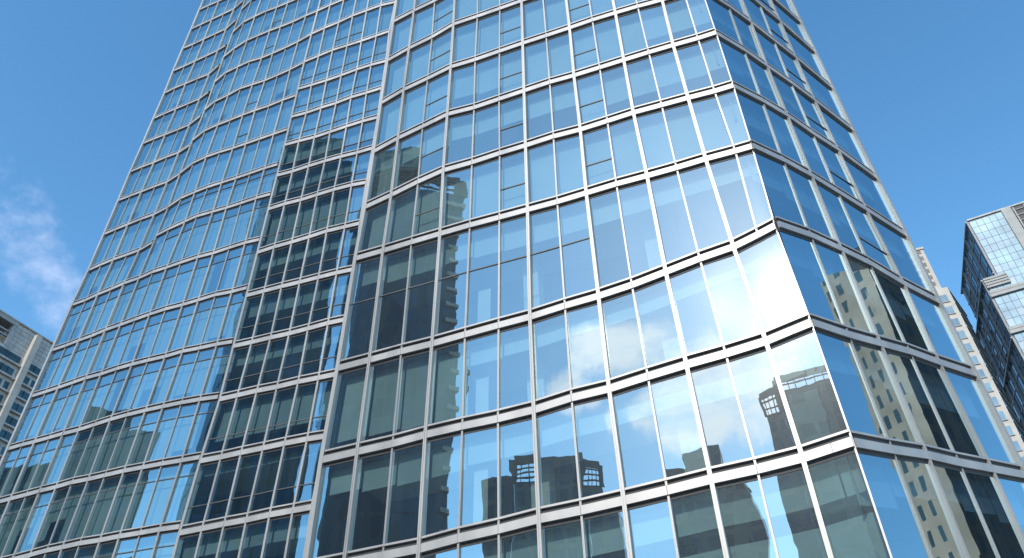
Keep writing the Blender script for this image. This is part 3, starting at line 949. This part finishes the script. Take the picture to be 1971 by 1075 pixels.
def mirrored():
    # slender round-fronted tower
    A0 = at((-8.0, 29.9), -149.9, 70); A1 = at((-2.6, 27.7), -139.3, 70)
    mid = ((A0[0] + A1[0])/2 + 2.2, (A0[1] + A1[1])/2 + 2.6)
    q1 = ((A0[0]*.75 + A1[0]*.25) + 1.6, (A0[1]*.75 + A1[1]*.25) + 1.9); q3 = ((A0[0]*.25 + A1[0]*.75) + 1.6, (A0[1]*.25 + A1[1]*.75) + 1.9)
    root = empty('round_fronted_tower', (mid[0], mid[1], 0))
    tag(root, 'slender dark tower with a curved front and open crown, mirrored left of the centre', 'building')
    prism('wall', root, back([A0, q1, mid, q3, A1], 12), 0, 102, [M_f1])
    prism('crown', root, back([A0, q1, mid], 9), 108, 113, [M_f2])
    roof_rack(root, A0, mid, 102, 6); roof_rack(root, mid, A1, 102, 3.5)
    # balconies on its right edge
    mb = MB(); v = (Vector((*A1, 0)) - Vector((*q3, 0))).normalized(); n = Vector((v.y, -v.x, 0))
    for k in range(32): block(mb, Vector((*A1, 0)), v, -n, -1.6, .25, 3 + k*3.1, 3.7 + k*3.1, -.2, .5)
    mb.build('balcony', [M_stone], root)
    # tall dark slab further left
    B1 = at((-10.5, 34.9), -147.7, 45); B0 = at((-16.4, 37.2), -155.0, 45)
    root = empty('dark_slab_tower', (B0[0], B0[1], 0))
    tag(root, 'tall dark slab tower mirrored in the recessed bay left of the ridge', 'building')
    bm = ((B0[0] + B1[0])/2, (B0[1] + B1[1])/2)
    prism('wall', root, back([B0, bm, B1], 8), 0, 91, [M_f1])
    prism('crown', root, back([at(B0, 0, .4), bm, ((bm[0]+B1[0]*2)/3, (bm[1]+B1[1]*2)/3)], 6), 91, 96.5, [M_f2])
    # low block far left
    C0 = at((-30.8, 42.7), -172.5, 62); C1 = at((-25.2, 40.3), -168.0, 60); C2 = at((-24.9, 40.1), -163.9, 60); C3 = at((-20.1, 38.3), -159.7, 60)
    root = empty('stepped_low_block', (C2[0], C2[1], 0))
    tag(root, 'stepped green-grey block mirrored low in the left wing', 'building')
    prism('wall', root, back([C0, C1], 14), 0, 49.5, [M_f2]); prism('hall', root, back([C1, C2, C3], 16), 0, 54, [M_f3])
    prism('roof_storey', root, back([((C1[0]+C2[0])/2, (C1[1]+C2[1])/2), C2, ((C2[0]+C3[0])/2, (C2[1]+C3[1])/2)], 8), 54, 57.5, [M_f2])
    # broad block with lattice openings, centre bottom
    D0 = at((-1.3, 27.1), -136.8, 92); D1 = at((0, 26.6), -134.0, 90); D2 = at((2.2, 25.7), -129.2, 90); D3 = at((3.2, 25.3), -126.9, 92)
    root = empty('lattice_roof_block', (D1[0], D1[1], 0))
    tag(root, 'broad grey block with open lattice windows at the roof, mirrored bottom centre', 'building')
    prism('wall', root, back([D0, D1], 12), 0, 58.5, [M_f3]); prism('middle_wall', root, back([at(D1, 0, .05), D2], 14), 0, 57, [M_f2]); prism('side_wall', root, back([at(D2, 0, .05), D3], 12), 0, 55, [M_f3])
    roof_rack(root, D1, ((D1[0]*.6 + D2[0]*.4), (D1[1]*.6 + D2[1]*.4)), 57, 4.0, 3, 5); roof_rack(root, D2, D3, 54.99, 4.0, 4, 4)
    prism('roof_storey', root, back([((D1[0]*.6 + D2[0]*.4), (D1[1]*.6 + D2[1]*.4)), D2], 9), 57, 61, [M_f3])
    # gabled tower
    E0 = at((5.2, 24.6), -122.2, 110); E1 = at((6.0, 24.2), -120.1, 109); E2 = at((6.6, 23.9), -118.3, 108); E3 = at((7.4, 23.6), -116.5, 110)
    root = empty('stepped_roof_tower', (E1[0], E1[1], 0))
    tag(root, 'greenish tower with a stepped roofline mirrored between bottom centre and the corner', 'building')
    prism('wall', root, back([E0, E1, E2, E3], 14), 0, 62, [M_f2])
    prism('roof_storey', root, back([E1, E2], 8), 62, 68.5, [M_f3]); prism('roof_house', root, back([E2, E3], 7), 62, 64.5, [M_f3])
    roof_rack(root, E0, E1, 62, 3.2, 6, 3)
    # tower at the corner
    G0 = at((8.4, 23.2), -114.2, 100); G1 = at((9.1, 22.9), -112.3, 99); G2 = at((10.5, 22.4), -108.4, 99); G3 = at((10.6, 22.3), -105.5, 104)
    root = empty('lattice_top_tower', (G1[0], G1[1], 0))
    tag(root, 'dark tower with pale centre strip mirrored beside the sharp corner', 'building')
    prism('wall', root, back([G0, G1], 14), 0, 68, [M_f3]); prism('middle_wall', root, back([at(G1, 0, .05), G2, G3], 16), 0, 71.5, [M_f2])
    prism('pale_strip', root, back([at((9.4, 22.8), -112.0, 98.5), at((10.2, 22.5), -109.7, 98.5)], 3), 0, 70.5, [M_f5])
    roof_rack(root, G0, G1, 68, 4.2, 4, 3); roof_rack(root, G1, G2, 71.5, 2.5, 6, 2)
    # beige tower to the right
    H0 = at((12.0, 23.3), 5.4, 66); H1 = at((14.7, 25.1), 8.5, 60); H2 = at((17.1, 26.8), 11.2, 68)
    root = empty('beige_flats_tower', (H1[0], H1[1], 0))
    tag(root, 'beige tower of flats mirrored in the dark side face of the glass tower', 'building')
    mb = MB()
    a, b, c2 = Vector((*H0, 0)), Vector((*H1, 0)), Vector((*H2, 0)); l = (b - a).length; l2 = (c2 - b).length
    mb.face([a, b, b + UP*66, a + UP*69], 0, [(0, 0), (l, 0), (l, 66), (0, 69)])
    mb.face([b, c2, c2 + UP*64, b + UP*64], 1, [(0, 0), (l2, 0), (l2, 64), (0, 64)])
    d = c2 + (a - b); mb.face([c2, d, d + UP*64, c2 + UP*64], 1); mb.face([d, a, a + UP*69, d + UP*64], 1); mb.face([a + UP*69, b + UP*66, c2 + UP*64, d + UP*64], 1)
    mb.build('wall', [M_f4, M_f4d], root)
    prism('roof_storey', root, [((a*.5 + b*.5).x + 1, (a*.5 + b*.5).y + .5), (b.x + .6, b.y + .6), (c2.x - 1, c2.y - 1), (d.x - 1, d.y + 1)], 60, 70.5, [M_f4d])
mirrored()

# ------------------------------------------------------------------ ground
mb = MB(); mb.face([(-2500, -2500, 0), (2500, -2500, 0), (2500, 2500, 0), (-2500, 2500, 0)])
g = mb.build('ground', [pbr('asphalt', (0.06, 0.06, 0.06), 0.9, 0, 0.3, 0.4)]); tag(g, kind='structure')
mb = MB(); mb.face([(-60, -14, .12), (60, -14, .12), (60, 120, .12), (-60, 120, .12)])
for x0, y0, x1, y1 in ((-60, -14, 60, -14),): mb.face([(x0, y0, 0), (x1, y1, 0), (x1, y1, .12), (x0, y0, .12)])
g = mb.build('pavement', [pbr('granite_paving', (0.30, 0.29, 0.28), 0.8, 0, 0.2, 1.0)]); tag(g, kind='structure')

# ------------------------------------------------------------------ daylight
SUN_AZ = -110.2; SUN_EL = 35.6         # compass: plan direction angle towards the sun, elevation
sd = Vector((math.cos(R(SUN_AZ))*math.cos(R(SUN_EL)), math.sin(R(SUN_AZ))*math.cos(R(SUN_EL)), math.sin(R(SUN_EL))))
sun_d = bpy.data.lights.new('sun', 'SUN'); sun_d.energy = 3.6; sun_d.angle = R(0.53); sun_d.color = (1, 0.93, 0.83)
sun = bpy.data.objects.new('sun', sun_d); col.objects.link(sun); sun.location = (0, -40, 90)
sun.rotation_euler = sd.to_track_quat('Z', 'Y').to_euler()

world = bpy.data.worlds.new('World'); sc.world = world; world.use_nodes = True
nt = world.node_tree; N = nt.nodes; L = nt.links; N.clear()
sky = N.new('ShaderNodeTexSky'); sky.sky_type = 'NISHITA'; sky.sun_disc = False
sky.sun_elevation = R(SUN_EL); sky.sun_rotation = math.atan2(sd.x, sd.y)
sky.altitude = 0; sky.air_density = 1.0; sky.dust_density = 0.15; sky.ozone_density = 1.15
hsv = N.new('ShaderNodeHueSaturation'); hsv.inputs['Saturation'].default_value = 1.25; hsv.inputs['Value'].default_value = 1.92; hsv.inputs['Hue'].default_value = 0.492
L.new(sky.outputs[0], hsv.inputs['Color'])
tc = N.new('ShaderNodeTexCoord')
nz = N.new('ShaderNodeTexNoise'); nz.inputs['Scale'].default_value = 11.0; nz.inputs['Detail'].default_value = 9; nz.inputs['Roughness'].default_value = .62
mpw = N.new('ShaderNodeMapping'); mpw.inputs['Scale'].default_value = (1, 1, 1.5)
L.new(tc.outputs['Generated'], mpw.inputs['Vector']); L.new(mpw.outputs['Vector'], nz.inputs['Vector'])
def dirv(az, el): return (math.cos(R(az))*math.cos(R(el)), math.sin(R(az))*math.cos(R(el)), math.sin(R(el)))
# (plan angle, elevation, radius deg, weight) of each cloud puff
# (plan angle, elevation, radius deg, weight) of each cloud puff
WISP = [(90+43, 37.4, 3.0, .62), (90+41, 35.8, 3.0, .62), (90+38.6, 33.4, 3.0, .66), (90+36.8, 31.8, 2.8, .7), (90+39.8, 32.6, 2.6, .6), (90+45.5, 38.6, 3.4, .6), (90+49, 39.5, 3.6, .55), (90+38.0, 36.6, 1.6, .3)]
BANK = [(-125.6, 34.2, 2.2, 1.0), (-123.9, 33.6, 1.8, .95), (-121.6, 33.4, 2.0, .95), (-119.2, 32.0, 2.6, 1.05), (-116.8, 31.6, 3.0, 1.1), (-119.0, 29.0, 2.6, 1.0), (-113.8, 31.4, 2.8, 1.05), (-129.6, 31.9, 1.6, .85), (-127.2, 32.4, 1.6, .7), (-122.6, 29.6, 1.8, .7), (-115.0, 28.6, 2.2, .85)]
def cloud_mask(puffs, low, high, top):
    acc = None
    for az, el, rad, wt in puffs:
        dp = N.new('ShaderNodeVectorMath'); dp.operation = 'DOT_PRODUCT'; L.new(tc.outputs['Generated'], dp.inputs[0]); dp.inputs[1].default_value = dirv(az, el)
        mr = N.new('ShaderNodeMapRange'); mr.interpolation_type = 'SMOOTHSTEP'; L.new(dp.outputs['Value'], mr.inputs['Value'])
        mr.inputs['From Min'].default_value = math.cos(R(rad*1.5)); mr.inputs['From Max'].default_value = 1.0
        mr.inputs['To Min'].default_value = 0; mr.inputs['To Max'].default_value = wt
        if acc is None: acc = mr.outputs['Result']
        else:
            mx = N.new('ShaderNodeMath'); mx.operation = 'MAXIMUM'; L.new(acc, mx.inputs[0]); L.new(mr.outputs['Result'], mx.inputs[1]); acc = mx.outputs[0]
    sub = N.new('ShaderNodeMath'); sub.operation = 'MULTIPLY_ADD'; L.new(nz.outputs['Fac'], sub.inputs[0]); sub.inputs[1].default_value = 3.6; sub.inputs[2].default_value = -2.05
    add = N.new('ShaderNodeMath'); add.operation = 'ADD'; L.new(sub.outputs[0], add.inputs[0]); L.new(acc, add.inputs[1])
    den = N.new('ShaderNodeMapRange'); den.interpolation_type = 'SMOOTHSTEP'; L.new(add.outputs[0], den.inputs['Value'])
    den.inputs['From Min'].default_value = low; den.inputs['From Max'].default_value = high; den.inputs['To Max'].default_value = top
    mul = N.new('ShaderNodeMath'); mul.operation = 'MULTIPLY'; L.new(den.outputs['Result'], mul.inputs[0])
    gate = N.new('ShaderNodeMath'); gate.operation = 'MULTIPLY'; gate.use_clamp = True; L.new(acc, gate.inputs[0]); gate.inputs[1].default_value = 3.0
    L.new(gate.outputs[0], mul.inputs[1])
    return mul.outputs[0]
m_a = cloud_mask(WISP, .25, 1.5, .22); m_b = cloud_mask(BANK, -.15, 1.0, 1.0)
mul = N.new('ShaderNodeMath'); mul.operation = 'MAXIMUM'; L.new(m_a, mul.inputs[0]); L.new(m_b, mul.inputs[1])
mixc = N.new('ShaderNodeMix'); mixc.data_type = 'RGBA'; L.new(mul.outputs[0], mixc.inputs['Factor'])
L.new(hsv.outputs['Color'], mixc.inputs['A']); mixc.inputs['B'].default_value = (12.8, 12.3, 13.8, 1)
bg = N.new('ShaderNodeBackground'); bg.inputs['Strength'].default_value = 0.15
L.new(mixc.outputs['Result'], bg.inputs['Color'])
wo = N.new('ShaderNodeOutputWorld'); L.new(bg.outputs[0], wo.inputs['Surface'])

# ------------------------------------------------------------------ render settings
sc.view_settings.view_transform = 'Standard'; sc.view_settings.look = 'None'
sc.view_settings.exposure = 0; sc.view_settings.gamma = 1
sc.render.resolution_x = 1024; sc.render.resolution_y = 558
cy = sc.cycles
cy.max_bounces = 8; cy.diffuse_bounces = 3; cy.glossy_bounces = 4; cy.transparent_max_bounces = 12
cy.caustics_reflective = False; cy.caustics_refractive = False
cy.sample_clamp_indirect = 4.0
cy.use_denoising = True
